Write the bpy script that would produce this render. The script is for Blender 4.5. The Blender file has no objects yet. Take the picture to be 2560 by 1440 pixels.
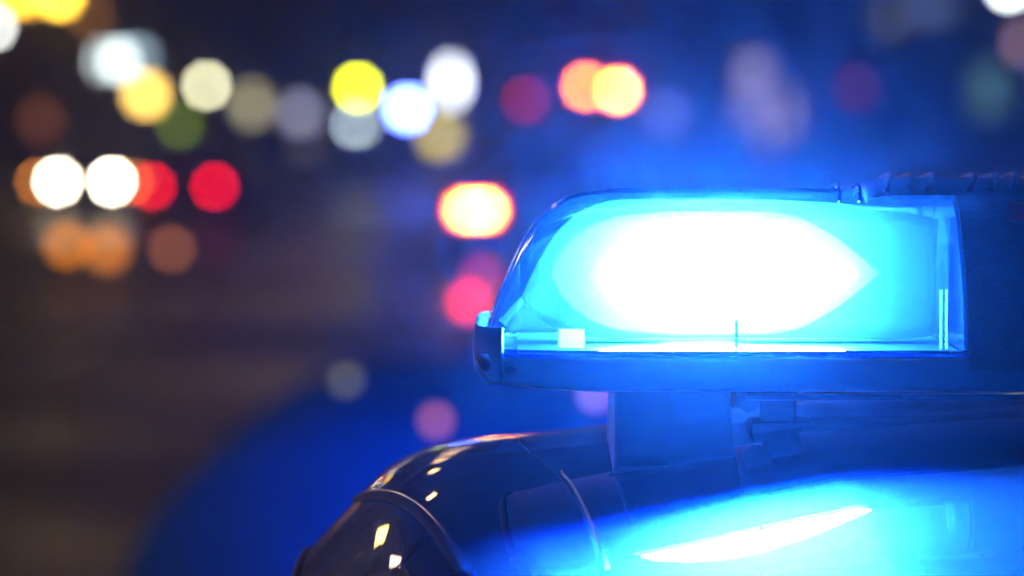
import bpy, bmesh, math, random
from mathutils import Vector, Matrix
from mathutils.bvhtree import BVHTree
random.seed(7)
S = bpy.context.scene
COL = S.collection

# ------------------------------------------------------------------ camera, sky, exposure
FPX, ZC, YC = 9590.0, 1.72, -2.9            # focal length in pixels of the 2560 px photo; camera height; camera y
TH = math.atan(420 / FPX)
FW = Vector((0, math.cos(TH), -math.sin(TH))); UP = Vector((0, math.sin(TH), math.cos(TH))); RT = Vector((1, 0, 0))
CAM = Vector((0, YC, ZC))
cd = bpy.data.cameras.new('camera'); cam = bpy.data.objects.new('camera', cd); COL.objects.link(cam)
cam.location = CAM; cam.rotation_euler = (math.pi / 2 - TH, 0, 0)
cd.sensor_width = 36; cd.lens = 36 * FPX / 2560
cd.clip_start = .05; cd.clip_end = 3000
cd.dof.use_dof = True; cd.dof.focus_distance = 2.84; cd.dof.aperture_fstop = 3.4
cd.dof.aperture_blades = 9; cd.dof.aperture_rotation = math.radians(8)
S.camera = cam
W = bpy.data.worlds.new('World'); S.world = W; W.use_nodes = True
wn = W.node_tree; wn.nodes.clear()
sky = wn.nodes.new('ShaderNodeTexSky'); sky.sky_type = 'NISHITA'; sky.sun_disc = False
sky.sun_elevation = math.radians(-3); sky.sun_rotation = math.radians(200); sky.ozone_density = 6
bg = wn.nodes.new('ShaderNodeBackground'); bg.inputs[1].default_value = .015
wo = wn.nodes.new('ShaderNodeOutputWorld')
wn.links.new(sky.outputs[0], bg.inputs[0]); wn.links.new(bg.outputs[0], wo.inputs[0])
S.view_settings.view_transform = 'Standard'; S.view_settings.look = 'None'
S.view_settings.exposure = 0; S.view_settings.gamma = 1; S.view_settings.use_curve_mapping = False
S.render.engine = 'CYCLES'
cy = S.cycles
cy.use_denoising = True; cy.denoiser = 'OPENIMAGEDENOISE'; cy.use_adaptive_sampling = False
cy.max_bounces = 8; cy.diffuse_bounces = 2; cy.glossy_bounces = 4; cy.transmission_bounces = 4; cy.volume_bounces = 0
cy.transparent_max_bounces = 12; cy.caustics_reflective = False; cy.caustics_refractive = False
cy.sample_clamp_indirect = 20; cy.use_light_tree = True

# ------------------------------------------------------------------ helpers
def at(px, py, d):
    """world point that the photo shows at pixel (px, py) at depth d"""
    return CAM + d * (FW + (px - 1280) / FPX * RT - (py - 720) / FPX * UP)

def mat(name, col=(.2, .2, .2), rough=.5, metal=0, coat=0, coat_rough=.03, emit=None, strength=0, noise=0, nscale=30,
        bump=0, bscale=200, spec=.5, sampling=None):
    m = bpy.data.materials.new(name); m.use_nodes = True
    nt = m.node_tree; b = nt.nodes['Principled BSDF']
    b.inputs['Base Color'].default_value = (*col, 1); b.inputs['Roughness'].default_value = rough
    b.inputs['Metallic'].default_value = metal; b.inputs['Specular IOR Level'].default_value = spec
    if coat: b.inputs['Coat Weight'].default_value = coat; b.inputs['Coat Roughness'].default_value = coat_rough
    if emit: b.inputs['Emission Color'].default_value = (*emit, 1); b.inputs['Emission Strength'].default_value = strength
    tc = nt.nodes.new('ShaderNodeTexCoord')
    if noise:
        n = nt.nodes.new('ShaderNodeTexNoise'); n.inputs['Scale'].default_value = nscale; n.inputs['Detail'].default_value = 6
        nt.links.new(tc.outputs['Object'], n.inputs['Vector'])
        r = nt.nodes.new('ShaderNodeValToRGB')
        r.color_ramp.elements[0].position = .3; r.color_ramp.elements[1].position = .7
        r.color_ramp.elements[0].color = (*[c * (1 - noise) for c in col], 1)
        r.color_ramp.elements[1].color = (*[min(1, c * (1 + noise)) for c in col], 1)
        nt.links.new(n.outputs['Fac'], r.inputs['Fac']); nt.links.new(r.outputs['Color'], b.inputs['Base Color'])
    if bump:
        n2 = nt.nodes.new('ShaderNodeTexNoise'); n2.inputs['Scale'].default_value = bscale; n2.inputs['Detail'].default_value = 3
        nt.links.new(tc.outputs['Object'], n2.inputs['Vector'])
        bp = nt.nodes.new('ShaderNodeBump'); bp.inputs['Strength'].default_value = bump; bp.inputs['Distance'].default_value = .002
        nt.links.new(n2.outputs['Fac'], bp.inputs['Height']); nt.links.new(bp.outputs['Normal'], b.inputs['Normal'])
    if sampling: m.cycles.emission_sampling = sampling
    return m

GLOW = {}
def glow(col, s, sampling='AUTO'):
    """an opal lamp glass that gives off its own light"""
    k = (col, s, sampling)
    if k not in GLOW: GLOW[k] = mat('lit_glass', tuple(.3 * c for c in col), .4, emit=col, strength=s, sampling=sampling)
    return GLOW[k]

def link(name, me, parent=None, label=None, cat=None, group=None, kind=None, smooth=False):
    o = bpy.data.objects.new(name, me); COL.objects.link(o)
    if parent is not None: o.parent = parent
    tag(o, label, cat, group, kind)
    if smooth and me is not None: me.polygons.foreach_set('use_smooth', [True] * len(me.polygons))
    return o
def tag(o, label=None, cat=None, group=None, kind=None):
    for k, v in (('label', label), ('category', cat), ('group', group), ('kind', kind)):
        if v: o[k] = v
def thing(name, label, cat, loc=(0, 0, 0), rz=0, group=None):
    o = link(name, None, None, label, cat, group); o.location = loc; o.rotation_euler.z = rz; return o

class MB:
    def __init__(s): s.v = []; s.f = []
    def add(s, v, f):
        b = len(s.v); s.v += [tuple(x) for x in v]; s.f += [tuple(b + i for i in q) for q in f]; return s
    def box(s, x0, x1, y0, y1, z0, z1):
        return s.add([(x0,y0,z0),(x1,y0,z0),(x1,y1,z0),(x0,y1,z0),(x0,y0,z1),(x1,y0,z1),(x1,y1,z1),(x0,y1,z1)],
                     [(0,3,2,1),(4,5,6,7),(0,1,5,4),(1,2,6,5),(2,3,7,6),(3,0,4,7)])
    def tube(s, pts, r, n=10, r2=None, closed=False):
        pts = [Vector(p) for p in pts]; N = len(pts); rings = []
        for i, p in enumerate(pts):
            t = (pts[min(i + 1, N - 1)] - pts[max(i - 1, 0)]).normalized()
            a = t.cross(Vector((0, 0, 1)));
            if a.length < .05: a = t.cross(Vector((1, 0, 0)))
            a.normalize(); b = a.cross(t).normalized()
            rr = r if r2 is None else r + (r2 - r) * i / (N - 1)
            rings.append([p + rr * (math.cos(2 * math.pi * k / n) * a + math.sin(2 * math.pi * k / n) * b) for k in range(n)])
        v = [q for g in rings for q in g]
        f = [(i * n + k, i * n + (k + 1) % n, (i + 1) * n + (k + 1) % n, (i + 1) * n + k) for i in range(N - 1) for k in range(n)]
        f += [tuple(range(n - 1, -1, -1)), tuple((N - 1) * n + k for k in range(n))]
        return s.add(v, f)
    def lathe(s, prof, c=(0, 0, 0), n=24, axis='z'):
        v = []
        for r, h in prof:
            for k in range(n):
                a = 2 * math.pi * k / n; x, y = r * math.cos(a), r * math.sin(a)
                v.append((c[0] + x, c[1] + y, c[2] + h) if axis == 'z' else (c[0] + x, c[1] + h, c[2] + y) if axis == 'y' else (c[0] + h, c[1] + x, c[2] + y))
        f = [(i * n + k, i * n + (k + 1) % n, (i + 1) * n + (k + 1) % n, (i + 1) * n + k) for i in range(len(prof) - 1) for k in range(n)]
        f += [tuple(range(n - 1, -1, -1)), tuple((len(prof) - 1) * n + k for k in range(n))]
        return s.add(v, f)
    def grid(s, rows):
        m = len(rows[0]); v = [p for r in rows for p in r]
        return s.add(v, [(i * m + j, i * m + j + 1, (i + 1) * m + j + 1, (i + 1) * m + j) for i in range(len(rows) - 1) for j in range(m - 1)])
    def mesh(s, name, m, bevel=0, seg=2):
        me = bpy.data.meshes.new(name); me.from_pydata(s.v, [], s.f)
        bm = bmesh.new(); bm.from_mesh(me)
        bmesh.ops.remove_doubles(bm, verts=bm.verts, dist=1e-5)
        bmesh.ops.recalc_face_normals(bm, faces=bm.faces)
        if bevel: bmesh.ops.bevel(bm, geom=[e for e in bm.edges if e.is_manifold and e.calc_face_angle(0) > .5], offset=bevel, segments=seg, affect='EDGES', profile=.6)
        bm.to_mesh(me); bm.free(); me.materials.append(m); return me
    def build(s, name, m, parent=None, bevel=0, smooth=False, seg=2, **k):
        return link(name, s.mesh(name, m, bevel, seg), parent, smooth=smooth, **k)

def interp(x, xs, ys):
    if x <= xs[0]: return ys[0]
    for i in range(len(xs) - 1):
        if x <= xs[i + 1]:
            return ys[i] + (ys[i + 1] - ys[i]) * (x - xs[i]) / (xs[i + 1] - xs[i])
    return ys[-1]
def spline(P, n):
    """Catmull-Rom through the points P, n samples"""
    P = [Vector(p) for p in P]; out = []
    for k in range(n):
        u = k / (n - 1) * (len(P) - 1); i = min(int(u), len(P) - 2); t = u - i
        a = P[max(i - 1, 0)]; b = P[i]; c = P[i + 1]; d = P[min(i + 2, len(P) - 1)]
        out.append(.5 * ((2 * b) + (c - a) * t + (2 * a - 5 * b + 4 * c - d) * t * t + (3 * b - a - 3 * c + d) * t ** 3))
    return out

# ------------------------------------------------------------------ the setting: ground, road, pavements
def asphalt():
    m = mat('asphalt', (.05, .05, .052), .45, noise=.45, nscale=.6, spec=.4)
    nt = m.node_tree; b = nt.nodes['Principled BSDF']
    tc = nt.nodes.new('ShaderNodeTexCoord')
    n = nt.nodes.new('ShaderNodeTexNoise'); n.inputs['Scale'].default_value = .25; n.inputs['Detail'].default_value = 5
    nt.links.new(tc.outputs['Object'], n.inputs['Vector'])
    r = nt.nodes.new('ShaderNodeMapRange'); r.inputs[1].default_value = .4; r.inputs[2].default_value = .62
    r.inputs[3].default_value = .3; r.inputs[4].default_value = .6
    nt.links.new(n.outputs['Fac'], r.inputs[0]); nt.links.new(r.outputs[0], b.inputs['Roughness'])
    n2 = nt.nodes.new('ShaderNodeTexNoise'); n2.inputs['Scale'].default_value = 60; n2.inputs['Detail'].default_value = 4
    nt.links.new(tc.outputs['Object'], n2.inputs['Vector'])
    bp = nt.nodes.new('ShaderNodeBump'); bp.inputs['Strength'].default_value = .35; bp.inputs['Distance'].default_value = .006
    nt.links.new(n2.outputs['Fac'], bp.inputs['Height']); nt.links.new(bp.outputs['Normal'], b.inputs['Normal'])
    return m
M_ASPH = asphalt()
M_EARTH = mat('earth', (.06, .06, .06), .9, noise=.3, nscale=.2)
M_PAVE = mat('paving', (.22, .21, .2), .8, noise=.25, nscale=2.0, bump=.3, bscale=40)
M_KERB = mat('kerb_stone', (.3, .29, .27), .8, noise=.2, nscale=4)
M_LINE = mat('road_paint', (.7, .7, .68), .6, noise=.2, nscale=6)
def sheet(name, x0, x1, y0, y1, z, m, nx=1, ny=1):
    b = MB(); b.grid([[(x0 + (x1 - x0) * i / nx, y0 + (y1 - y0) * j / ny, z) for i in range(nx + 1)] for j in range(ny + 1)])
    return b.build(name, m, kind='structure')
sheet('ground', -900, 900, -300, 1500, -.02, M_EARTH)
sheet('road', -9.5, 12, -60, 330, 0, M_ASPH)
for nm, x0, x1 in (('pavement', -15.5, -9.5), ('pavement', 12, 18)):
    MB().box(x0 + (.15 if x0 > 0 else 0), x1 - (.15 if x0 < 0 else 0), -60, 330, -.01, .12).build(nm, M_PAVE, kind='structure')
    kx = x1 if x0 < 0 else x0
    MB().box(kx - .15 if x0 < 0 else kx, kx if x0 < 0 else kx + .15, -60, 330, -.012, .125).build('kerb', M_KERB, kind='structure')
for x in (-3.2, 5.4):
    for k in range(22):
        y = 6 + k * 9
        b = MB(); b.grid([[(x - .07, y, .004), (x + .07, y, .004)], [(x - .07, y + 3, .004), (x + .07, y + 3, .004)]])
        b.build('lane_marking', M_LINE, kind='structure')

# ------------------------------------------------------------------ the police car
PROF = [(.60,1.5063),(.427,1.5021),(.24,1.4935),(.19,1.4887),(.0834,1.4745),(.01,1.466),(-.0267,1.463),(-.0667,1.4553),
        (-.0934,1.4437),(-.1135,1.4286),(-.1335,1.407),(-.16,1.3786),(-.1869,1.3469),(-.24,1.257),(-.30,1.087),(-.315,.985)]
PS = spline([Vector((a, b, 0)) for a, b in PROF], 121)
def drop(d): return (.16 if d < 3 else .2) * (d - 3) ** 2 if d < 3.3 else .018 + .12 * (d - 3.3) + .02 * (d - 3.3) ** 2
def narrow(d): return 1 - .13 * max(0, 3.2 - d) ** 2 - .06 * max(0, d - 3.6) ** 2
def body_pt(j, d, side=1, inset=0):
    """point j (0 crown .. 120 belt, may be fractional) of the body section at depth d; side -1 mirrors it"""
    i = min(int(j), 119); t = j - i; p = PS[i].lerp(PS[i + 1], t); q = (PS[i + 1] - PS[i]).normalized()
    x, z = p.x - inset * q.y * -1, p.y - inset * (-q.x)   # inset towards the cabin
    x = p.x + inset * (-q.y); z = p.y + inset * (q.x)
    X = (x - .6) * narrow(d)
    return Vector((.6 + side * X, YC + d, z - drop(d)))

M_PAINT = mat('dark_car_paint', (.022, .024, .03), .5, metal=.0, spec=.12, coat=1, coat_rough=.015)
def weather_paint(m):
    nt = m.node_tree; b = nt.nodes['Principled BSDF']; tc = nt.nodes.new('ShaderNodeTexCoord')
    n = nt.nodes.new('ShaderNodeTexNoise'); n.inputs['Scale'].default_value = 90; n.inputs['Detail'].default_value = 2
    bp = nt.nodes.new('ShaderNodeBump'); bp.inputs['Strength'].default_value = .05; bp.inputs['Distance'].default_value = .0004
    nt.links.new(tc.outputs['Object'], n.inputs['Vector']); nt.links.new(n.outputs['Fac'], bp.inputs['Height']); nt.links.new(bp.outputs['Normal'], b.inputs['Coat Normal'])
    d = nt.nodes.new('ShaderNodeTexNoise'); d.inputs['Scale'].default_value = 14; d.inputs['Detail'].default_value = 8; d.inputs['Roughness'].default_value = .7
    r_ = nt.nodes.new('ShaderNodeMapRange'); r_.inputs[1].default_value = .42; r_.inputs[2].default_value = .72; r_.inputs[3].default_value = .01; r_.inputs[4].default_value = .035
    nt.links.new(tc.outputs['Object'], d.inputs['Vector']); nt.links.new(d.outputs['Fac'], r_.inputs[0]); nt.links.new(r_.outputs[0], b.inputs['Coat Roughness'])
weather_paint(M_PAINT)
M_RUB = mat('black_rubber', (.01, .01, .011), .55, spec=.12)
M_GAP = mat('panel_gap', (.006, .006, .007), .7)
M_CGLASS = mat('tinted_glass', (.01, .012, .014), .03, coat=1, coat_rough=.01, spec=.6)
M_CHROME = mat('bright_trim', (.55, .55, .57), .12, metal=1)
M_TYRE = mat('tyre_rubber', (.015, .015, .015), .8)
M_RIM = mat('alloy', (.35, .35, .36), .3, metal=1)
M_BLACK = mat('black_plastic', (.012, .012, .014), .3, coat=.4, coat_rough=.12, bump=.08, bscale=600)
M_BODYBLUE = mat('blue_livery_paint', (.02, .06, .3), .3, coat=1)

rows = [[body_pt(j, d) for j in range(121)] for d in [1.9 + i * .02 for i in range(140)]]
tmp = MB(); tmp.grid(rows); BVH = BVHTree.FromPolygons(tmp.v, tmp.f)
def hit(px, py):
    dr = (at(px, py, 1) - CAM).normalized(); l = BVH.ray_cast(CAM + dr * .5, dr)
    return l[0], l[1]
def on_body(pxs, n=40, lift=0, dense=True):
    out = []
    for p in spline([Vector((a, b, 0)) for a, b in pxs], n):
        h = hit(p.x, p.y)
        if h[0] is not None:
            nn = h[1] if h[1].z > 0 or h[1].x < 0 else -h[1]
            out.append(h[0] + nn * lift)
    return out
def strip_on(pxs, half, n=50, lift=.0006):
    c = spline([Vector((a, b, 0)) for a, b in pxs], n); rows_ = []
    for i, p in enumerate(c):
        t = (c[min(i + 1, n - 1)] - c[max(i - 1, 0)]).normalized(); q = Vector((-t.y, t.x, 0)) * half; row = []
        for w_ in (p - q, p + q):
            h = hit(w_.x, w_.y)
            if h[0] is not None: row.append(h[0] + (h[1] if h[1].z > 0 or h[1].x < 0 else -h[1]) * lift)
        if len(row) == 2: rows_.append(row)
    return rows_
def jd(p):
    """section parameter of a point on the left half of the body"""
    d = p.y - YC; best = min(range(121), key=lambda j: (body_pt(j, d) - p).length)
    return best, d

car = thing('police_car', 'police car with dark glossy rounded roof carrying the blue light bar', 'car', (.6, .8, 0))
CI = Matrix.Translation((-.6, -.8, 0))
def cb(mb, name, m, parent=car, **k):
    """build in world coordinates, then make the vertices local to the car"""
    me_k = {a: k.pop(a) for a in ('bevel', 'seg') if a in k}
    me = mb.mesh(name, m, **me_k); me.transform(CI)
    return link(name, me, parent, **k)

# window outline: the inner arc in the photo, extended beyond the frame
win_in = on_body([(735, 1440), (780, 1398), (830, 1374), (885, 1364), (940, 1384), (975, 1414), (1000, 1440)], 40)
SEAL = [(900, 1243), (925, 1234), (955, 1231), (1000, 1240), (1050, 1268), (1092, 1308), (1130, 1358), (1160, 1405), (1180, 1440)]
SEAL_IN = [(884, 1262), (912, 1254), (945, 1252), (985, 1262), (1028, 1288), (1066, 1326), (1100, 1372), (1128, 1412), (1144, 1440)]
seal_out = on_body(SEAL, 60, .0015)
ribbon = list(zip(on_body(SEAL, 60, .0025), on_body([((p[0] + q[0]) / 2, (p[1] + q[1]) / 2) for p, q in zip(SEAL, SEAL_IN)], 60, .0045), on_body(SEAL_IN, 60, .0012)))
SEAM = [(1300, 1098), (1325, 1128), (1360, 1160), (1395, 1186), (1425, 1222), (1455, 1280), (1485, 1350), (1512, 1436)]
GAP = [(1084, 1322), (1060, 1344), (1030, 1376), (1000, 1412), (978, 1438)]
# window edge as section parameter over depth: from the photo's arc, level beyond, down to the belt at the pillar
wj = sorted((jd(p)[1], jd(p)[0]) for p in win_in)
def wind_j(d):
    return interp(d, [w[0] for w in wj], [w[1] for w in wj])
DS = [2.05 + i * .025 for i in range(102)]
JW = 92
for side in (1, -1):
    r = []
    for d in DS:
        jt = edge = interp(d, [2.05, 2.45, 2.62, 2.75, 2.9, 3.1, 4.2, 4.6], [120, 119.5, 112, 98, 93, 91.5, 91.5, 100])
        r.append([body_pt(jt * k / 110, d, side) for k in range(111)])
    if side == 1: left = r
    else: right = r
b = MB(); b.grid([[*lr[::-1], *rr[1:]] for lr, rr in zip(left, right)])
roof = cb(b, 'roof_panel', M_PAINT, smooth=True)
for side in (1, -1):
    b = MB(); rr = []
    for d in DS:
        jt = interp(d, [2.05, 2.45, 2.62, 2.75, 2.9, 3.1, 4.2, 4.6], [120, 119.5, 112, 98, 93, 91.5, 91.5, 100])
        rr.append([body_pt(jt + .2 + (119.8 - jt) * k / 10, d, side, .012) for k in range(11)])
    b.grid(rr); cb(b, 'side_window', M_CGLASS, smooth=True)
    e = [body_pt(interp(d, [2.05, 2.45, 2.62, 2.75, 2.9, 3.1, 4.2, 4.6], [120, 119.5, 112, 98, 93, 91.5, 91.5, 100]), d, side, .004) for d in DS]
    cb(MB().tube(e, .007, 8), 'window_seal', M_RUB, smooth=True)
mirror = lambda ps: [Vector((1.2 - p.x, p.y, p.z)) for p in ps]
for mf in (lambda p: p, mirror):
    b = MB(); b.grid([mf(list(q)) for q in ribbon])
    cb(b, 'door_seal', M_RUB, smooth=True)
    cb(MB().tube(mf(seal_out), .0017, 8), 'door_trim', M_CHROME, smooth=True)
    b = MB(); b.grid([mf(q) for q in strip_on(SEAM, 4.5)]); cb(b, 'roof_seam', M_GAP, smooth=True)
    b = MB(); b.grid([mf(q) for q in strip_on(GAP, 3)]); cb(b, 'door_gap', M_GAP, smooth=True)
    cb(MB().tube(mf(on_body([(x + 10, y - 4) for x, y in SEAM[3:]], 30, .0003)), .0010, 8), 'glass_edge_bead', M_CHROME, smooth=True)
# both ends of the roof run on into sloping screens
def screen(d0, dz_sign, run, name):
    top = [body_pt(j, d0, 1) for j in range(100, -1, -4)] + [body_pt(j, d0, -1) for j in range(4, 101, 4)]
    rr = []
    for k in range(9):
        t = k / 8
        rr.append([Vector((.6 + (p.x - .6) * (1 + .1 * t), p.y + dz_sign * run * t, p.z + (.98 - p.z) * (t * (.85 + .15 * t)) - .012 * min(1, 4 * t))) for p in top])
    b = MB(); b.grid(rr); return cb(b, name, M_CGLASS, smooth=True)
screen(DS[0], -1, .42, 'rear_window'); screen(DS[-1], 1, .75, 'windscreen')
# lower body
b = MB(); rr = []
for y, zt, w, zb in ((-1.78, .80, .70, .42), (-1.7, .93, .8, .34), (-1.2, 1.0, .87, .26), (0, 1.0, .9, .2), (1.8, .99, .9, .2), (2.6, .93, .88, .24), (3.25, .82, .8, .3), (3.4, .7, .66, .4)):
    rr.append([(.6 + x, y, z) for x, z in ((-w * .8, zb), (-w, zb + .12), (-w * 1.01, zb + .36), (-w * .99, zt - .1), (-w * .93, zt - .01), (-w * .5, zt + .015), (0, zt + .02), (w * .5, zt + .015), (w * .93, zt - .01), (w * .99, zt - .1), (w * 1.01, zb + .36), (w, zb + .12), (w * .8, zb))])
b.grid(rr); n = 13; b.f += [tuple(range(n)), tuple(7 * n + k for k in range(n - 1, -1, -1))]
b.f += [(i * n, (i + 1) * n, (i + 1) * n + n - 1, i * n + n - 1) for i in range(7)]
cb(b, 'lower_body', M_PAINT, smooth=True)
for sx in (-1, 1):
    cb(MB().box(.6 + sx * .915 - .006, .6 + sx * .915 + .006, -1.0, 2.3, .52, .72), 'livery_stripe', M_BODYBLUE)
    for y in (-.85, 2.3):
        w = cb(MB().lathe([(.2, -.1), (.31, -.1), (.33, -.07), (.33, .07), (.31, .1), (.2, .1)], (.6 + sx * .84, y, .325), 28, 'x'), 'wheel', M_TYRE, smooth=True)
        cb(MB().lathe([(.2, -.095), (.05, -.102), (.05, .102), (.2, .095)], (.6 + sx * .845, y, .325), 28, 'x'), 'rim', M_RIM, w)

# ------------------------------------------------------------------ the light bar
XL, XJ, XC = -.022, .3295, .6          # left end, joint with the centre section, middle of the bar
ZF = 1.5515                            # lens flange
def lens_mat():
    m = bpy.data.materials.new('blue_lens'); m.use_nodes = True; nt = m.node_tree; nt.nodes.clear()
    o = nt.nodes.new('ShaderNodeOutputMaterial')
    tr = nt.nodes.new('ShaderNodeBsdfTransparent'); tr.inputs[0].default_value = (.023, .25, 1, 1)
    tl = nt.nodes.new('ShaderNodeBsdfTranslucent'); tl.inputs[0].default_value = (.015, .25, 1, 1)
    gl = nt.nodes.new('ShaderNodeBsdfGlossy'); gl.inputs[1].default_value = .03
    fr = nt.nodes.new('ShaderNodeFresnel'); fr.inputs[0].default_value = 1.5
    m1 = nt.nodes.new('ShaderNodeMixShader'); m1.inputs[0].default_value = .0013
    m2 = nt.nodes.new('ShaderNodeMixShader')
    nt.links.new(tr.outputs[0], m1.inputs[1]); nt.links.new(tl.outputs[0], m1.inputs[2])
    nt.links.new(fr.outputs[0], m2.inputs[0]); nt.links.new(m1.outputs[0], m2.inputs[1]); nt.links.new(gl.outputs[0], m2.inputs[2])
    nt.links.new(m2.outputs[0], o.inputs[0]); return m
M_LENS = lens_mat()
M_LED = mat('lit_led', (.1, .1, .1), .4, emit=(.45, .52, 1.0), strength=12000)
M_LED_REAR = mat('lit_led_rear', (.1, .1, .1), .4, emit=(.45, .52, 1.0), strength=22000)
def diffuser_mat(lo=.007, hi=.010):
    m = bpy.data.materials.new('frosted_diffuser'); m.use_nodes = True; nt = m.node_tree; nt.nodes.clear()
    o = nt.nodes.new('ShaderNodeOutputMaterial'); mx = nt.nodes.new('ShaderNodeMixShader')
    tr = nt.nodes.new('ShaderNodeBsdfTransparent'); tl = nt.nodes.new('ShaderNodeBsdfTranslucent')
    tl.inputs[0].default_value = (.9, .92, .95, 1)
    tc = nt.nodes.new('ShaderNodeTexCoord'); wv = nt.nodes.new('ShaderNodeTexWave'); wv.inputs['Scale'].default_value = 60; wv.inputs['Distortion'].default_value = .6
    mr = nt.nodes.new('ShaderNodeMapRange'); mr.inputs[3].default_value = lo; mr.inputs[4].default_value = hi
    nt.links.new(tc.outputs['Object'], wv.inputs[0]); nt.links.new(wv.outputs['Fac'], mr.inputs[0]); nt.links.new(mr.outputs[0], mx.inputs[0])
    nt.links.new(tr.outputs[0], mx.inputs[1]); nt.links.new(tl.outputs[0], mx.inputs[2]); nt.links.new(mx.outputs[0], o.inputs[0]); return m
M_DIFF = diffuser_mat(); M_TAB = diffuser_mat(.05, .07); M_SLEEVE = diffuser_mat(.017, .023)
M_REFL = mat('reflector', (.02, .02, .023), 1.0, spec=.0)
M_GRAIN = mat('grained_plastic', (.02, .019, .019), .33, bump=1.0, bscale=700, coat=.2)
M_TRAY = mat('tray_plastic', (.05, .052, .06), .28, metal=.3, bump=.05, bscale=500)
M_GLOSS = mat('gloss_black', (.0008, .0008, .001), .15, spec=.25)
M_RED = mat('red_reflector', (.6, .02, .02), .2, coat=1)

M_MATTE = mat('matte_black', (.012, .012, .013), .6, spec=.3, bump=.1, bscale=500)
bar = thing('light_bar', 'blue emergency light bar glowing on the glossy car roof', 'light bar', (XC, 0, 1.47))
BI = Matrix.Translation((-XC, 0, -1.47))
def bb(mb, name, m, parent=bar, **k):
    me_k = {a: k.pop(a) for a in ('bevel', 'seg') if a in k}
    me = mb.mesh(name, m, **me_k); me.transform(BI); return link(name, me, parent, **k)
SEC = spline([Vector(p) for p in ((-.13, 0, 0), (-.126, .022, 0), (-.117, .0465, 0), (-.104, .065, 0), (-.091, .0805, 0), (-.068, .1015, 0), (-.036, .1135, 0), (0, .1171, 0))], 29)
SEC = [(p.x / .13, p.y / .1171) for p in SEC] + [(-p.x / .13, p.y / .1171) for p in SEC[-2::-1]]
ENDZ = ([-.022, -.018, -.012, -.004, .006, .016, .028, .042, .06, .09], [.004, .020, .036, .055, .075, .0905, .1035, .1115, .1165, .1171])
ENDY = ([-.022, -.014, -.004, .01, .03, .06], [.098, .110, .118, .124, .128, .13])
def lens(mirror_it):
    xs = [-.022 + .004 * i for i in range(20)] + [.058 + (XJ - .058) * i / 12 for i in range(1, 13)]
    rr = []
    for x in xs:
        h, w = interp(x, *ENDZ), interp(x, *ENDY)
        rr.append([(2 * XC - x if mirror_it else x, w * a, ZF + h * c) for a, c in SEC])
    b = MB(); b.grid(rr); m = len(SEC); b.f.append(tuple(range(m)))
    return b
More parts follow.
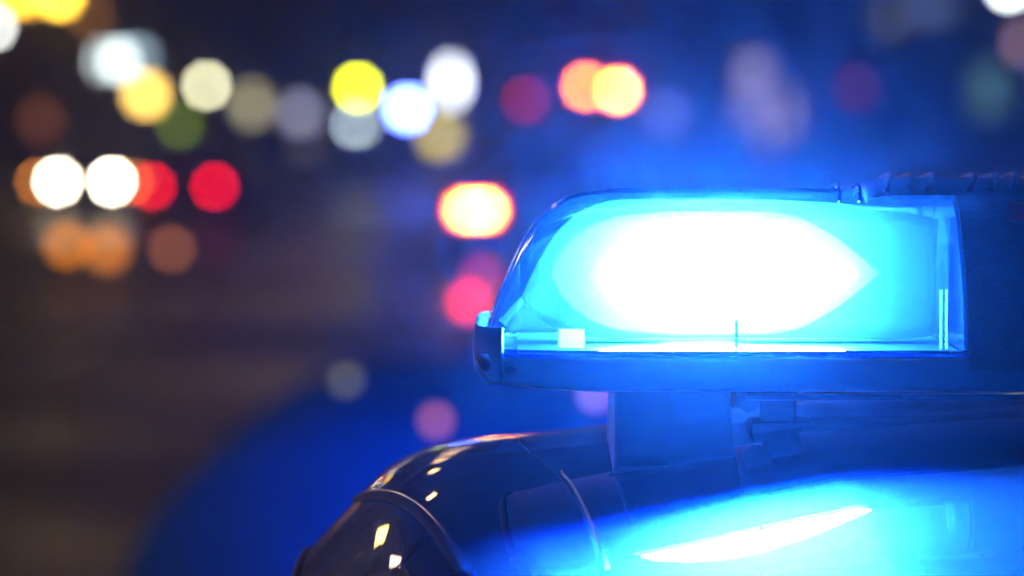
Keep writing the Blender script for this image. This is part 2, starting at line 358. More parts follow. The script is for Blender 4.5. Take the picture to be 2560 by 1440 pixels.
for mi in (False, True):
    o = bb(lens(mi), 'lens', M_LENS, smooth=True)
    o['label'] = 'dark unlit blue lens' if mi else 'glowing blue lens'
    fx = lambda x: 2 * XC - x if mi else x
    def bx(x0, x1, *r): return MB().box(min(fx(x0), fx(x1)), max(fx(x0), fx(x1)), *r)
    # flange under the lens, a rounded strip
    pts = [(fx(x), -interp(x, *ENDY) - .002, ZF - .001) for x in (XJ, .2, .06, .03, .01, -.004, -.014, -.022)]
    pts += [(fx(-.025), y, ZF - .001) for y in (-.09, -.05, 0, .05, .09)] + [(a, -b_, c) for a, b_, c in pts[::-1]]
    bb(MB().tube(pts, .0032, 8), 'lens_flange', M_LENS, smooth=True)
    # LED module: backing, reflector, lit strip array on both faces
    for sg in (-1, 1):
        b = MB(); rr = []
        for x, q in ((.006, .3), (.014, .55), (.026, .75), (.042, .88), (.06, .95), (.08, .99), (.1, 1), (.2, 1), (.25, 1), (.28, .99), (.3, .97), (.312, .93), (.32, .88)):
            rr.append([(fx(x), sg * (.007 + .018 * ((z - .05) / .05) ** 2 * q), ZF + .05 + (z - .05) * q + (.002 if q == 1 else 0)) for z in [.003 + .0097 * k for k in range(11)]])
        b.grid(rr); t_ = bb(b, 'reflector', M_REFL, smooth=True); t_.modifiers.new('thick', 'SOLIDIFY').thickness = .0015
    b = MB(); b.add([(fx(.3272), .128 * a_, ZF + .115 * c_) for a_, c_ in SEC], [tuple(range(len(SEC)))]); bb(b, 'partition', M_GLOSS)
    bb(bx(.004, .325, -.118, .118, ZF - .004, ZF + .001), 'floor_plate', M_BLACK)
    if not mi:
        for sg in (-1, 1):
            b = MB(); rr = []                                     # spindle shaped light tube, its taper drawn after the white flare
            for i in range(25):
                u = -1 + i / 12; q = max(.03, (1 - abs(u) ** 1.9) ** .75 if u < 0 else 1 - u ** 1.45); lx_ = .082 if u < 0 else .112
                rr.append([(.148 + lx_ * u, sg * (.014 + .013 * q * max(0, math.cos(a_))), ZF + .052 + .037 * q * math.sin(a_)) for a_ in [math.pi * (k / 6 - 1) for k in range(13)]])
            b.grid(rr); bb(b, 'light_tube', M_LED if sg < 0 else M_LED_REAR, smooth=True)
            b = MB(); rr = []
            for i in range(49):
                x = -.008 + .33 * i / 48; h = interp(x - .016, *ENDZ) - .0105 - .010 * max(0, (x - .14) / .18) ** 2; q = min(1, .35 + (x + .008) / .05)
                rr.append([(x, sg * (.036 + .040 * q * (1 - abs(2 * k / 14 - 1) ** 2.4)), ZF + .003 + h * k / 14) for k in range(15)])
            b.grid(rr); bb(b, 'flare_diffuser', M_DIFF, smooth=True)  # added inner shell that spreads the lamp's soft flare
            b = MB(); rr = []                                     # added frosted shell round the tube, shaped like the lamp's white flare
            for i in range(41):
                x = .030 + .245 * i / 40; h = interp(x, [.03, .036, .046, .06, .08, .12, .19, .21, .225, .245, .262, .272, .275], [.002, .016, .027, .036, .043, .046, .046, .043, .037, .025, .011, .003, .0005])
                rr.append([(x, sg * (.030 + .016 * (1 - (k / 6 - 1) ** 2) * min(1, h / .04)), ZF + .054 + h * (k / 6 - 1)) for k in range(13)])
            b.grid(rr); bb(b, 'flare_sleeve', M_SLEEVE, smooth=True)
    bb(bx(.034, .053, -.102, -.098, ZF + .002, ZF + .016), 'clip_tab', M_TAB, bevel=.001)
    bb(bx(.1625, .1645, -.112, -.108, ZF + .002, ZF + .024), 'rib', M_LENS)
    for x in (.3115, .3155): bb(bx(x, x + .0014, -.113, -.109, ZF + .002, ZF + .045), 'rib', M_TAB)
    # end cap clip
    b = MB(); rr = []
    for z, g in ((1.5695, 0), (1.55, .002), (1.537, .001), (1.53, -.006)):
        rr.append([(fx(x), y, z) for x, y in ((-.006, -.1225 - g), (-.009, -.12 - g), (-.015, -.115 - g), (-.0225 - g, -.1), (-.0245 - g, -.05), (-.0245 - g, 0), (-.0245 - g, .05), (-.0225 - g, .1), (-.015, .115 + g), (-.009, .12 + g), (-.006, .1225 + g))])
    b.grid(rr); e = bb(b, 'end_cap', M_MATTE); s_ = e.modifiers.new('thick', 'SOLIDIFY'); s_.thickness = .003; s_.offset = 1
    e.data.polygons.foreach_set('use_smooth', [True] * len(e.data.polygons))
    bb(MB().lathe([(.0035, -.002), (.0035, .0), (.002, .001)], (fx(.0), -.1285, 1.539), 12, 'y'), 'cap_screw', M_CHROME)
# base tray: rounded boat section along the whole bar
TR = [(-.026, 1.5515, .10), (-.0265, 1.543, .112), (-.02, 1.534, .118), (-.005, 1.5275, .122), (.02, 1.524, .126), (.06, 1.5225, .128), (.6, 1.5225, .128)]
b = MB(); rr = []
for x, zb, w in TR + [(1.2 - x, zb, w) for x, zb, w in TR[-2::-1]]:
    zt = 1.5500
    rr.append([(x, y * w, z) for y, z in ((-1, zt), (-1.01, zt - (zt - zb) * .3), (-1.0, zb + (zt - zb) * .28), (-.97, zb + .002), (-.9, zb), (0, zb - .001), (.9, zb), (.97, zb + .002), (1.0, zb + (zt - zb) * .28), (1.01, zt - (zt - zb) * .3), (1, zt))])
b.grid(rr); m = len(rr[0]); b.f += [(i * m, (i + 1) * m, (i + 1) * m + m - 1, i * m + m - 1) for i in range(len(rr) - 1)]
bb(b, 'base_tray', M_TRAY, smooth=True)
bb(MB().box(.17, 1.03, -.122, -.118, 1.5165, 1.5212), 'tray_lip', M_BLACK, bevel=.0012)
# centre section, grained black plastic
b = MB(); rr = []
for x, g in ((XJ + .001, .0), (XJ + .02, .0004), (.6, .003), (1.2 - XJ - .02, .0004), (1.2 - XJ - .001, 0)):
    rr.append([(x, a * (.13 + g), (ZF - .013 if i in (0, len(SEC) - 1) else ZF + c * (.1171 + g))) for i, (a, c) in enumerate(SEC)])
b.grid(rr); cen = bb(b, 'centre_section', M_GRAIN, smooth=True)
# top grip strip reaching over the lens, with its ribs
b = MB(); rr = []
for x, g in ((.262, -.003), (.265, .003), (.275, .0075), (.30, .008), (.9, .008), (.925, .0075), (.935, .003), (.938, -.003)):
    rr.append([(x, y, ZF + .1171 + g * (1 - (y / .075) ** 4) - .0055 * (y / .05) ** 2) for y in [-.062 + .0124 * k for k in range(11)]])
b.grid(rr); grip = bb(b, 'grip_strip', M_GRAIN, smooth=True)
k = 0
for i in range(46):
    x = .2455 + i * .0155
    if i % 6 == 5: continue
    on = .27 < x < .93
    z0 = ZF + .1171 + (.0078 if on else .0002)
    pts = [(x + .000 - .1 * y * y * 8, y, z0 + .0022 - .0055 * (y / .05) ** 2 - .004 * (y / .055) ** 4) for y in [-.056 + .0112 * q for q in range(11)]]
    if on: pts = [(x + .010 * math.cos(y / .056 * 1.5), y, z) for _, y, z in pts]
    bb(MB().tube(pts, .0026 if on else .0014, 8), 'grip_rib', M_GRAIN if on else M_LENS, grip, smooth=True)
bb(MB().box(.3665, .43, -.08, -.05, ZF + .094, ZF + .1075), 'red_marker', M_RED, cen)
# feet and clamps
for mi in (False, True):
    fx = lambda x: 2 * XC - x if mi else x
    zr = lambda x, y: None
    b = MB(); rr = []
    for z, xa, xb, ya, yb in ((1.5245, .0745, .1585, -.115, .09), (1.500, .0745, .160, -.118, .09), (1.476, .0742, .163, -.121, .09), (1.469, .0735, .164, -.124, .09), (1.452, .0735, .164, -.124, .09)):
        rr.append([(fx(x), y, z) for x, y in ((xa, ya), (xb, ya), (xb, yb), (xa, yb), (xa, ya))])
    b.grid(rr); bb(b, 'foot', M_MATTE, bevel=.004, seg=3)
    pad = bb(MB().box(min(fx(.07), fx(.168)), max(fx(.07), fx(.168)), -.13, .1, 1.458, 1.4645), 'rubber_pad', M_RUB, bevel=.002)
    # rear clamp with its hook, standing on the roof behind the foot
    pb = hit(1950, 1066)[0]
    fb = lambda x0, x1, *q: MB().box(min(fx(x0), fx(x1)), max(fx(x0), fx(x1)), *q)
    bb(fb(pb.x - .0145, pb.x + .0115, pb.y - .012, pb.y + .012, pb.z - .004, 1.516), 'clamp_post', M_MATTE, bevel=.002)
    bb(fb(pb.x - .0145, pb.x + .0115, .1, pb.y + .012, 1.5162, 1.5222), 'clamp_arm', M_MATTE, bevel=.002)
    bb(fb(pb.x - .024, pb.x + .025, pb.y - .02, pb.y + .022, pb.z - .008, pb.z + .0055), 'clamp_base', M_MATTE, bevel=.004, seg=3)
    hk = [(pb.x - .034, 1.5225), (pb.x - .034, 1.508), (pb.x - .031, 1.5025), (pb.x - .025, 1.499), (pb.x - .019, 1.5005), (pb.x - .015, 1.505), (pb.x - .013, 1.5225)]
    b = MB(); n = len(hk); b.add([(fx(x), y, z) for y in (pb.y - .01, pb.y + .002) for x, z in hk], [tuple(range(n)), tuple(range(2 * n - 1, n - 1, -1))] + [(i, (i + 1) % n, n + (i + 1) % n, n + i) for i in range(n)])
    bb(b, 'clamp_hook', M_MATTE)

# ------------------------------------------------------------------ street: lamps, signals, vehicles, buildings
M_POLE = mat('dark_metal', (.03, .032, .035), .45, metal=.6)
M_DUSTY = mat('dusty_car_glass', (.012, .013, .015), .4, spec=.3)
M_HOUSE = mat('signal_housing', (.015, .016, .016), .5)
M_CONC = mat('concrete', (.25, .24, .23), .85, noise=.2, nscale=5)
def globe_lamp(px, py, d, col, s, r, label, tall=1, rings=1):
    p = at(px, py, d)
    t = thing('globe_lamp', label, 'street lamp', (p.x, p.y, .12 if p.x < -9.5 or p.x > 12 else 0)); z = p.z - t.location.z
    MB().lathe([(.16, 0), (.16, .08), (.09, .2), (.05, .5), (.042, z - r * tall - .08)], n=12).build('pole', M_POLE, t, smooth=True)
    MB().lathe([(.05, z - r * tall - .1), (r * .6, z - r * tall - .03), (r * .6, z - r * tall + .02)], n=14).build('collar', M_POLE, t)
    prof = [(max(.003, r * math.sin(math.pi * k / 12)), z - r * tall * math.cos(math.pi * k / 12)) for k in range(13)]
    MB().lathe(prof, n=20).build('globe', glow(col, s), t, smooth=True)
    MB().lathe([(r * .45, z + r * tall * .93), (r * .2, z + r * tall + .05), (.01, z + r * tall + .1)], n=14).build('finial', M_POLE, t)
    return t
def traffic_light(px, py, d, which, col, s, label, r=.1, core=None):
    p = at(px, py, d)
    t = thing('traffic_light', label, 'traffic light', (p.x, p.y, .12 if p.x < -9.5 or p.x > 12 else 0), 0, 'signals over the junction'); zc = p.z - t.location.z
    zm = zc + (.28 if which == 2 else -.28 if which == 0 else 0)
    MB().lathe([(.13, 0), (.13, .06), (.06, .12), (.05, zm + .5)], (0, .2, 0), 12).build('pole', M_POLE, t, smooth=True)
    MB().box(-.16, .16, .0, .2, zm - .45, zm + .45).build('housing', M_HOUSE, t, bevel=.03)
    for k, zz in enumerate((zm + .28, zm, zm - .28)):
        lit = k == which
        m = glow(col, s) if lit else mat('dark_signal_glass', ((.08, .01, .01), (.08, .05, .0), (.0, .06, .03))[k], .2)
        l = MB().lathe([(r, .0), (r * .97, -.012), (r * .7, -.03), (.005, -.04)], (0, -.002, zz), 20, 'y').build('signal_lens', m, t, smooth=True)
        if lit and core: MB().lathe([(r * .55, -.034), (r * .5, -.05), (.005, -.058)], (0, -.002, zz), 18, 'y').build('bulb', glow(*core), l, smooth=True)
        v = MB(); v.grid([[(r * 1.2 * math.cos(a), y, zz + r * 1.2 * math.sin(a)) for a in [math.pi * (q / 10 * 1.1 - .05) for q in range(11)]] for y in (0, -.14)])
        v.build('visor', M_HOUSE, l)
    return t
def make_car(name, label, x, y, rz, paint, front=None, rear=None, amber=None, dead=0, bulb=None, lw=.62, lz=.66, lx=.14, lh=.08):
    """car whose nose points to local -y; front / rear = (colour, strength) of its lit lamps"""
    t = thing(name, label, 'car', (x, y, 0), rz, 'cars on the street')
    P = mat('car_paint', paint, .5, coat=.15, coat_rough=.3)
    b = MB(); rr = []
    for yy, zt, w, zb in ((-2.1, .62, .66, .34), (-2.02, .76, .78, .24), (-1.2, .92, .86, .2), (-.3, .98, .88, .2), (1.4, .99, .88, .2), (1.95, .93, .82, .26), (2.08, .75, .74, .36)):
        rr.append([(xx, yy, z) for xx, z in ((-w * .85, zb), (-w, zb + .15), (-w, zt - .12), (-w * .93, zt), (0, zt + .02), (w * .93, zt), (w, zt - .12), (w, zb + .15), (w * .85, zb))])
    b.grid(rr); n = 9; b.f += [tuple(range(n)), tuple(6 * n + k for k in range(n - 1, -1, -1))] + [(i * n, (i + 1) * n, (i + 1) * n + n - 1, i * n + n - 1) for i in range(6)]
    b.build('body', P, t, smooth=True)
    b = MB(); rr = []
    for yy, zt, w in ((-.85, .97, .76), (-.2, 1.38, .64), (.2, 1.45, .62), (1.0, 1.43, .62), (1.7, .99, .72)):
        rr.append([(xx, yy, z) for xx, z in ((-.8, .95), (-w, zt - .05), (-w * .85, zt), (0, zt + .02), (w * .85, zt), (w, zt - .05), (.8, .95))])
    b.grid(rr); b.f += [tuple(range(7)), tuple(28 + k for k in range(6, -1, -1))]
    b.build('cabin', P, t, smooth=True)
    def quad(nm, pts): b = MB(); b.add(pts, [(0, 1, 2, 3)]); return b.build(nm, M_DUSTY, t)
    quad('windscreen', [(-.7, -.82, 1.02), (.7, -.82, 1.02), (.56, -.27, 1.365), (-.56, -.27, 1.365)])
    quad('rear_window', [(-.66, 1.655, 1.04), (.66, 1.655, 1.04), (.55, 1.1, 1.405), (-.55, 1.1, 1.405)])
    for sx in (-1, 1):
        quad('side_window', [(sx * .802, -.6, 1.0), (sx * .802, .35, 1.0), (sx * .655, .3, 1.36), (sx * .665, -.15, 1.33)])
        quad('side_window', [(sx * .802, .42, 1.0), (sx * .802, 1.3, 1.0), (sx * .655, 1.0, 1.36), (sx * .655, .37, 1.36)])
        for yy in (-1.3, 1.3):
            w = MB().lathe([(.2, -.1), (.3, -.1), (.32, -.06), (.32, .06), (.3, .1), (.2, .1)], (sx * .8, yy, .32), 20, 'x').build('wheel', M_TYRE, t, smooth=True)
            MB().lathe([(.2, -.08), (.04, -.09), (.04, .105), (.2, .095)], (sx * .8, yy, .32), 20, 'x').build('rim', M_RIM, w)
        mf = glow(*front) if front else M_CGLASS
        MB().lathe([(lh * .95, .03), (lh, 0), (lh * .8, -.03), (.01, -.04)], (sx * lw, -2.07 if lw < .6 else -2.05, lz), 18, 'y').build('headlight', mf, t, smooth=True)
        if amber: MB().box(sx * .78 - .06, sx * .78 + .06, -2.07, -1.98, lz - .05, lz + .05).build('indicator', glow(*amber), t, bevel=.015)
        mr = glow(*rear) if rear and sx != dead else mat('tail_glass', (.15, .01, .01), .2)
        MB().box(sx * lw - lx / 2, sx * lw + lx / 2, 2.02, 2.1, lz - lh * .8, lz + lh * .8).build('tail_light', mr, t, bevel=.015)
        if bulb and sx != dead: MB().box(sx * lw - lx * .38, sx * lw + lx * .38, 2.1, 2.112, lz - lh * .5, lz + lh * .5).build('bulb', glow(*bulb), t, bevel=.004)
    return t

HL = (1.0, .86, .62)
p = at(212, 455, 65)
make_car('oncoming_car', 'oncoming car with two bright white headlights and amber corner lamps', p.x, p.y + 2.07, 0, (.05, .05, .055), front=(HL, 110), amber=((1, .3, .02), 16), lw=.458, lz=p.z, lh=.085)
p = at(458, 466, 62)
make_car('red_tail_car', 'car beside the oncoming one with two round deep red tail lights', p.x, p.y - 2.1, math.pi * 0, (.04, .02, .02), rear=((1, .0, .02), 22), lw=.508, lz=p.z, lx=.14)
p = at(1190, 525, 40)
make_car('braking_car', 'car with overexposed yellowish red brake light left of the light bar', p.x + .56, p.y - 2.1, 0, (.02, .02, .03), rear=((1, .01, .01), 16), bulb=((1, .42, .06), 75), dead=-1, lw=.56, lz=p.z, lx=.4, lh=.1)
for o in [q for q in S.objects if q.name in ('red_tail_car', 'braking_car')]:
    o.rotation_euler.z = math.pi; o.location.y += 4.2

traffic_light(895, 220, 85, 1, (.85, .9, .0), 30, 'traffic light with big yellow lamp lit', .15)
traffic_light(450, 312, 90, 2, (.25, .4, .0), 4, 'traffic light with dim olive green lamp below the orange sign', .15)
traffic_light(1315, 250, 85, 0, (1, .02, .02), 3.6, 'traffic light with faint dark red lamp', .13)
traffic_light(1465, 217, 80, 0, (1, .01, .0), 14, 'left of two bright traffic lights, orange with a red rim', .17, ((1, .24, .0), 75))
traffic_light(1545, 226, 76, 0, (1, .01, .0), 14, 'right of two bright traffic lights, pale yellow with a red rim', .17, ((1, .42, .05), 80))
traffic_light(2140, 220, 85, 0, (1, .05, .12), .8, 'traffic light with very faint purple red lamp over the bar', .13)
globe_lamp(516, 214, 110, (.86, .82, .5), 26, .15, 'globe lamp with crisp cream yellow disc')
globe_lamp(-18, 68, 110, (.8, .82, .78), 26, .16, 'grey white globe lamp cut by the left edge')
globe_lamp(-20, 112, 135, (.5, .55, .36), 10, .3, 'greenish white globe lamp under the grey one at the left edge')
globe_lamp(893, 312, 115, (.6, .76, .8), 16, .2, 'pale blue grey globe lamp just under the yellow signal')
globe_lamp(1127, 205, 115, (.75, .8, .86), 9.5, .24, 'tall white lantern right of the blue sign', 2.2)
globe_lamp(2522, -32, 95, (.75, .85, .75), 24, .2, 'white globe lamp in the top right corner')

# buildings with real windows
FAC = [mat('render_brown', (.15, .095, .075), .85, noise=.3, nscale=1.2), mat('render_grey', (.12, .12, .135), .85, noise=.3, nscale=1.0),
       mat('render_stone', (.08, .075, .07), .85, noise=.3, nscale=1.1), mat('brick_red', (.14, .065, .05), .85, noise=.35, nscale=1.6)]
M_DARKWIN = mat('dark_window', (.015, .017, .022), .1, spec=.6)
M_FRAME = mat('window_frame', (.3, .29, .27), .6)
def building(label, px0, px1, d, height, fac, lit, depth=12):
    """facade across px0..px1 at depth d; lit = [(px, py, w, h, colour, strength)] windows that the photo shows glowing"""
    a, c = at(px0, 300, d), at(px1, 300, d); w = c.x - a.x
    t = thing('building', label, 'building', ((a.x + c.x) / 2, a.y, 0))
    MB().box(-w / 2, w / 2, 0, depth, 0, height).build('wall', fac, t)
    MB().box(-w / 2 - .2, w / 2 + .2, -.25, depth + .2, height, height + .5).build('cornice', M_CONC, t, bevel=.05)
    MB().box(-w / 2 - .05, w / 2 + .05, -.08, .0, 0, .6).build('plinth', M_CONC, t)
    spots = []
    for px, py, ww, hh, col, s in lit:
        q = at(px, py, d); spots.append((q.x - t.location.x, q.z, ww, hh, glow(col, s, 'NONE')))
    nx = max(2, int(w / 3.0)); floors = int((height - 1) / 3.3)
    for f in range(floors):
        for i in range(nx):
            x, z = -w / 2 + (i + .5) * w / nx, 1.75 + 3.3 * f
            if any(abs(x - sx) < (sw + 1.2) / 2 + .15 and abs(z - sz) < (sh + 1.6) / 2 + .15 for sx, sz, sw, sh, _ in spots): continue
            spots.append((x, z, 1.2, 1.6, M_DARKWIN))
    for x, z, ww, hh, m in spots:
        if abs(x) > w / 2: continue
        fr = MB()
        e = .06
        for r in ((-ww/2-e, ww/2+e, hh/2, hh/2+e), (-ww/2-e, ww/2+e, -hh/2-e, -hh/2), (-ww/2-e, -ww/2, -hh/2, hh/2), (ww/2, ww/2+e, -hh/2, hh/2)):
            fr.box(x + r[0], x + r[1], -.1, .02, z + r[2], z + r[3])
        wo_ = fr.build('window', M_FRAME, t)
        MB().box(x - ww / 2 + .001, x + ww / 2 - .001, -.03, .03, z - hh / 2 + .001, z + hh / 2 - .001).build('pane', m, wo_)
    return t
building('brown building at the far left with orange lit windows', -420, 250, 118, 15, FAC[0],
         [(225, 40, .5, .5, (.5, .18, .03), 1.6), (100, 300, .6, .6, (.5, .14, .05), .9), (60, -15, .7, .5, (1, .5, .04), 22), (150, -12, .5, .5, (1, .6, .05), 22)])
building('dark brick building behind the round cream lamp', 260, 800, 150, 18, FAC[3],
         [(630, 262, .6, .9, (.5, .45, .24), 3.2), (750, 282, .7, .7, (.4, .4, .52), 3.0), (770, 370, .8, .6, (.3, .26, .16), 1.0)])
building('grey building behind the yellow and blue lights', 805, 1420, 170, 22, FAC[1],
         [(1105, 345, 1.0, .9, (.8, .66, .02), 4), (1150, 380, .6, .6, (.6, .55, .36), 3.5)])
building('stone building behind the light bar with tall dim windows', 1425, 2080, 140, 18, FAC[2],
         [(1885, 178, .8, .8, (.7, .56, .36), .9), (1880, 265, 1.0, 1.2, (.6, .52, .5), .5), (1965, 285, .6, 1.4, (.6, .48, .36), .65), (1915, 335, .25, 1.0, (.6, .5, .45), 1.0), (1665, 285, .6, .8, (.4, .4, .7), .8)])
building('dark building at the far right with faint green window', 2085, 2900, 110, 16, FAC[1],
         [(2470, 225, .8, 1.3, (.2, .5, .35), .35), (2556, 108, .4, .5, (.7, .4, .4), 1.8), (2330, 20, .9, .6, (.2, .3, .4), .6)])

def shop_house(label, y0, w, fac, lit, x=-15.5, height=13):
    """house on the left pavement, its front facing the road; lit = {(bay, floor): (colour, strength)}"""
    t = thing('shop_house', label, 'building', (x, y0 + w / 2, .12), math.pi / 2)
    MB().box(-w / 2, w / 2, 0, 10, 0, height).build('wall', fac, t)
    MB().box(-w / 2 - .1, w / 2 + .1, -.3, 10.1, height, height + .4).build('cornice', M_CONC, t, bevel=.05)
    MB().box(-w / 2 + .05, w / 2 - .05, -.22, -.002, 3.3, 3.75).build('fascia', M_POLE, t, bevel=.02)
    n = max(2, round(w / 3.4)); bay = w / n
    for i in range(n):
        for f in range(int((height - 1) / 3.2)):
            ww, hh, z = (bay - .7, 2.3, 1.75) if f == 0 else (1.15, 1.6, 1.9 + 3.2 * f)
            x_ = -w / 2 + (i + .5) * bay; e = .07; fr = MB()
            m = glow(*lit[(i, f)]) if (i, f) in lit else M_DARKWIN
            for q in ((-ww/2-e, ww/2+e, hh/2, hh/2+e), (-ww/2-e, ww/2+e, -hh/2-e, -hh/2), (-ww/2-e, -ww/2, -hh/2, hh/2), (ww/2, ww/2+e, -hh/2, hh/2), (-.03, .03, -hh/2, hh/2)):
                fr.box(x_ + q[0], x_ + q[1], -.1, .02, z + q[2], z + q[3])
            o = fr.build('shop_window' if f == 0 else 'window', M_FRAME, t)
            MB().box(x_ - ww / 2 + .002, x_ + ww / 2 - .002, -.03, .03, z - hh / 2 + .002, z + hh / 2 - .002).build('pane', m, o)
    return t
YW, OW, CW = (1, .68, .2), (1, .45, .18), (1, .82, .5)
shop_house('brown shop house left of the car with yellow lit shop windows', -6, 14, FAC[0], {(1, 0): (YW, 2.5), (2, 0): (YW, 3), (3, 1): (CW, 2.5), (0, 2): (OW, 2.5)})
shop_house('stone shop house with two orange lit shop windows', 9, 15, FAC[2], {(0, 0): (OW, 5), (2, 0): (YW, 3), (3, 0): (YW, 2.5), (1, 1): (CW, 5), (3, 2): (CW, 2.5)})
shop_house('brick shop house farther up the left pavement', 26, 18, FAC[3], {(0, 0): (YW, 2.5), (2, 0): (CW, 2.5), (4, 0): (OW, 2.5), (1, 1): (YW, 3), (4, 1): (CW, 5)})
shop_house('grey shop house farthest up the left pavement', 46, 20, FAC[1], {(1, 0): (CW, 2.5), (3, 0): (YW, 2.5), (5, 0): (OW, 2.5), (2, 1): (YW, 3)})

def sign(px, py, d, w, h, col, s, label, z_post=True):
    p = at(px, py, d)
    t = thing('lit_sign', label, 'sign', (p.x, p.y, .12 if p.x < -9.5 or p.x > 12 else 0)); z = p.z - t.location.z
    MB().box(-w / 2, w / 2, 0, .14, z - h / 2, z + h / 2).build('sign_case', M_POLE, t, bevel=.02)
    MB().box(-w / 2 + .03, w / 2 - .03, -.012, .004, z - h / 2 + .03, z + h / 2 - .03).build('sign_face', glow(col, s), t)
    MB().tube([(0, .07, 0), (0, .07, z - h / 2)], .05, 10).build('post', M_POLE, t, smooth=True)
    return t
sign(282, 152, 100, .7, .5, (.8, .92, .9), 8, 'pale white lit sign at upper left')
sign(338, 140, 104, .6, .4, (.4, .55, .66), 4, 'bluish lit sign overlapping the pale white one')
sign(365, 236, 96, .5, .5, (1, .62, .12), 11, 'soft orange lit sign under the white one')
sign(1018, 272, 100, .4, .4, (.1, .16, 1), 120, 'light blue lit sign beside the yellow signal')

sign(-1200, -880, 48, 1.6, 1.7, (1, .72, .16), 11, 'broad yellow lit sign on the left pavement mirrored in the door frame')
sign(-1704, -1560, 36, .7, 1.6, (1, .6, .42), 16, 'smaller pinkish lit sign on the left pavement mirrored in the door frame')

# low red warning lamps and added reflection lights nearer on the carriageway
def stud(px, py, d, col, s, r, name, label, cat):
    p = at(px, py, d); t = thing(name, label, cat, (p.x, p.y, 0))
    zz = max(p.z, r + .02)
    MB().lathe([(.14, 0), (.14, .03), (.05, .06), (.035, max(.07, zz - r))], n=14).build('base', M_POLE, t, smooth=True)
    MB().lathe([(max(.003, r * math.sin(math.pi * k / 10)), zz - r * math.cos(math.pi * k / 10)) for k in range(11)], n=16).build('lamp', glow(col, s), t, smooth=True)
stud(1172, 755, 23, (1, .02, .05), 7.5, .055, 'lamp_or_reflection', 'low red warning lamp just left of the light bar', 'warning lamp')
stud(1205, 690, 25, (.7, .02, .08), 3, .055, 'lamp_or_reflection', 'dimmer red warning lamp half hidden behind the lens', 'warning lamp')
# added rounded form shaped to give the fading blue glow, small lamps clipped on
M_GLOWFORM = mat('blue_glow_plastic', (.015, .12, .48), .85, spec=.1, noise=.15, nscale=6, bump=.1, bscale=60)
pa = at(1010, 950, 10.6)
t = thing('blue_glow_form', 'big rounded blue form standing in for the blue glow at lower left, beyond the car roof', 'glow stand-in', (pa.x, pa.y, 0))
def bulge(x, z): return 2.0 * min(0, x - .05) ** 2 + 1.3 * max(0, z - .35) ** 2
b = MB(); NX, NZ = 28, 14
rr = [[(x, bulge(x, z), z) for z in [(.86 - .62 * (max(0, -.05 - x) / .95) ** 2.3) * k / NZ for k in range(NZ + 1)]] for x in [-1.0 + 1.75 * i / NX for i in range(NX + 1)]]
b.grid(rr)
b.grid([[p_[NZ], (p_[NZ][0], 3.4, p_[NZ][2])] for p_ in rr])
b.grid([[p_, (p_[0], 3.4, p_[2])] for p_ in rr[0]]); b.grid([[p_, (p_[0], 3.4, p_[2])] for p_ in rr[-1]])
b.build('glow_form_body', M_GLOWFORM, t, smooth=True)
MB().box(-.7, .74, 1.9, 3.3, .0, .05).build('foot', M_RUB, t, bevel=.01)
MB().lathe([(.05, .855), (.05, .89), (.03, .905)], (.3, 2.0, 0), 16).build('filler_cap', M_POLE, t)
def clip_lamp(px, py, d, col, s_, r, label):
    for _ in range(4): p = at(px, py, d); d = 10.6 - .03 + bulge(p.x - pa.x, p.z)
    p = at(px, py, d); t = thing('clip_lamp', label, 'warning lamp', p)
    MB().lathe([(r * 1.15, .012), (r * 1.15, .03), (r * .6, .05)], n=16, axis='y').build('case', M_POLE, t, smooth=True)
    MB().lathe([(r, .012), (r * .96, 0), (r * .7, -.012), (.002, -.018)], n=18, axis='y').build('lamp', glow(col, s_), t, smooth=True)
clip_lamp(865, 950, 10.42, (.4, .4, .2), 1.1, .022, 'faint olive lamp on the top edge of the added blue form')
clip_lamp(1090, 1052, 10.42, (.8, .22, .22), 1.9, .022, 'mauve lamp on the added blue form above the roof shoulder')
clip_lamp(1488, 985, 10.44, (.5, .25, .7), 2.6, .022, 'lavender lamp on the end of the blue form under the light bar')
stud(168, 612, 40, (1, .3, .01), 3.0, .1, 'lamp_or_reflection', 'left amber light standing in for the headlight reflection on the road', 'warning lamp')  # added lights where headlights and tail lights would mirror in the road
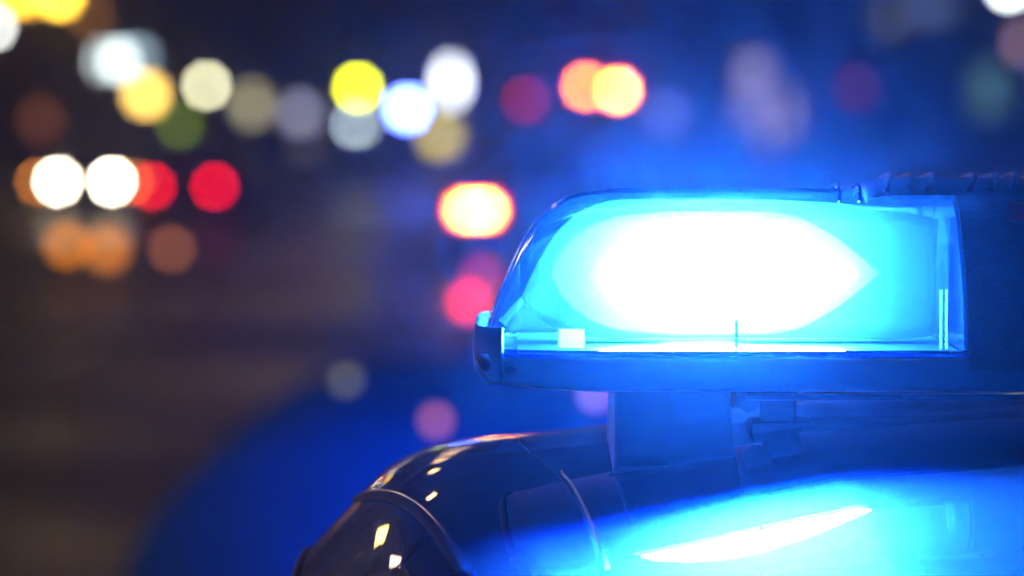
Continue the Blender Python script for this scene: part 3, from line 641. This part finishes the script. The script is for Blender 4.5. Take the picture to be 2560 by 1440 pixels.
stud(268, 622, 41, (1, .3, .015), 2.4, .12, 'lamp_or_reflection', 'right amber light standing in for the headlight reflection on the road', 'warning lamp')
stud(430, 622, 40, (.8, .26, .1), 2.6, .07, 'lamp_or_reflection', 'brown orange light standing in for the tail light reflection on the road', 'warning lamp')

# street lamps along the left pavement: outside the frame, seen mirrored in the car's shoulder
M_SODIUM = ((1, .58, .2), 27)
RANK = ('nearest', 'second nearest', 'third nearest', 'fourth nearest', 'fifth nearest', 'farthest')
for k, (x, y) in enumerate([(-10.2, 30 + 16 * q) for q in range(6)] + [(13, 26), (13, 48)]):
    lab = RANK[k] + ' tall warm street lamp of the left row' if k < 6 else ('nearer', 'farther')[k - 6] + ' warm street lamp on the right pavement'
    t = thing('street_lamp', lab, 'street lamp', (x, y, .12), 0 if x < 0 else math.pi, 'street lamps along the kerb')
    MB().lathe([(.16, 0), (.16, .1), (.09, .3), (.06, 7.9)], n=12).build('pole', M_POLE, t, smooth=True)
    MB().tube([(0, 0, 7.8), (.4, 0, 8.1), (1.5, 0, 8.3), (3.5, 0, 8.4), (5.5, 0, 8.42)], .05, 8, .03).build('arm', M_POLE, t, smooth=True)
    MB().box(5.3, 6.3, -.2, .2, 8.34, 8.52).build('lamp_head', M_POLE, t, bevel=.04)
    MB().box(5.4, 6.2, -.16, .16, 8.26, 8.345).build('lamp_glass', glow(*M_SODIUM), t, bevel=.02)

# ------------------------------------------------------------------ thin air volume added to give the lamp its lens halo
b = MB().box(-60, 60, -20, 200, -1, 30)
hz = bpy.data.materials.new('halo_air'); hz.use_nodes = True; nt = hz.node_tree; nt.nodes.clear()
o = nt.nodes.new('ShaderNodeOutputMaterial'); v = nt.nodes.new('ShaderNodeVolumePrincipled')
v.inputs['Color'].default_value = (.9, .92, .95, 1); v.inputs['Density'].default_value = .00092; v.inputs['Anisotropy'].default_value = .965
nt.links.new(v.outputs[0], o.inputs['Volume']); hz.cycles.volume_sampling = 'MULTIPLE_IMPORTANCE'; hz.cycles.homogeneous_volume = True
b.build('halo_haze', hz, kind='stuff')
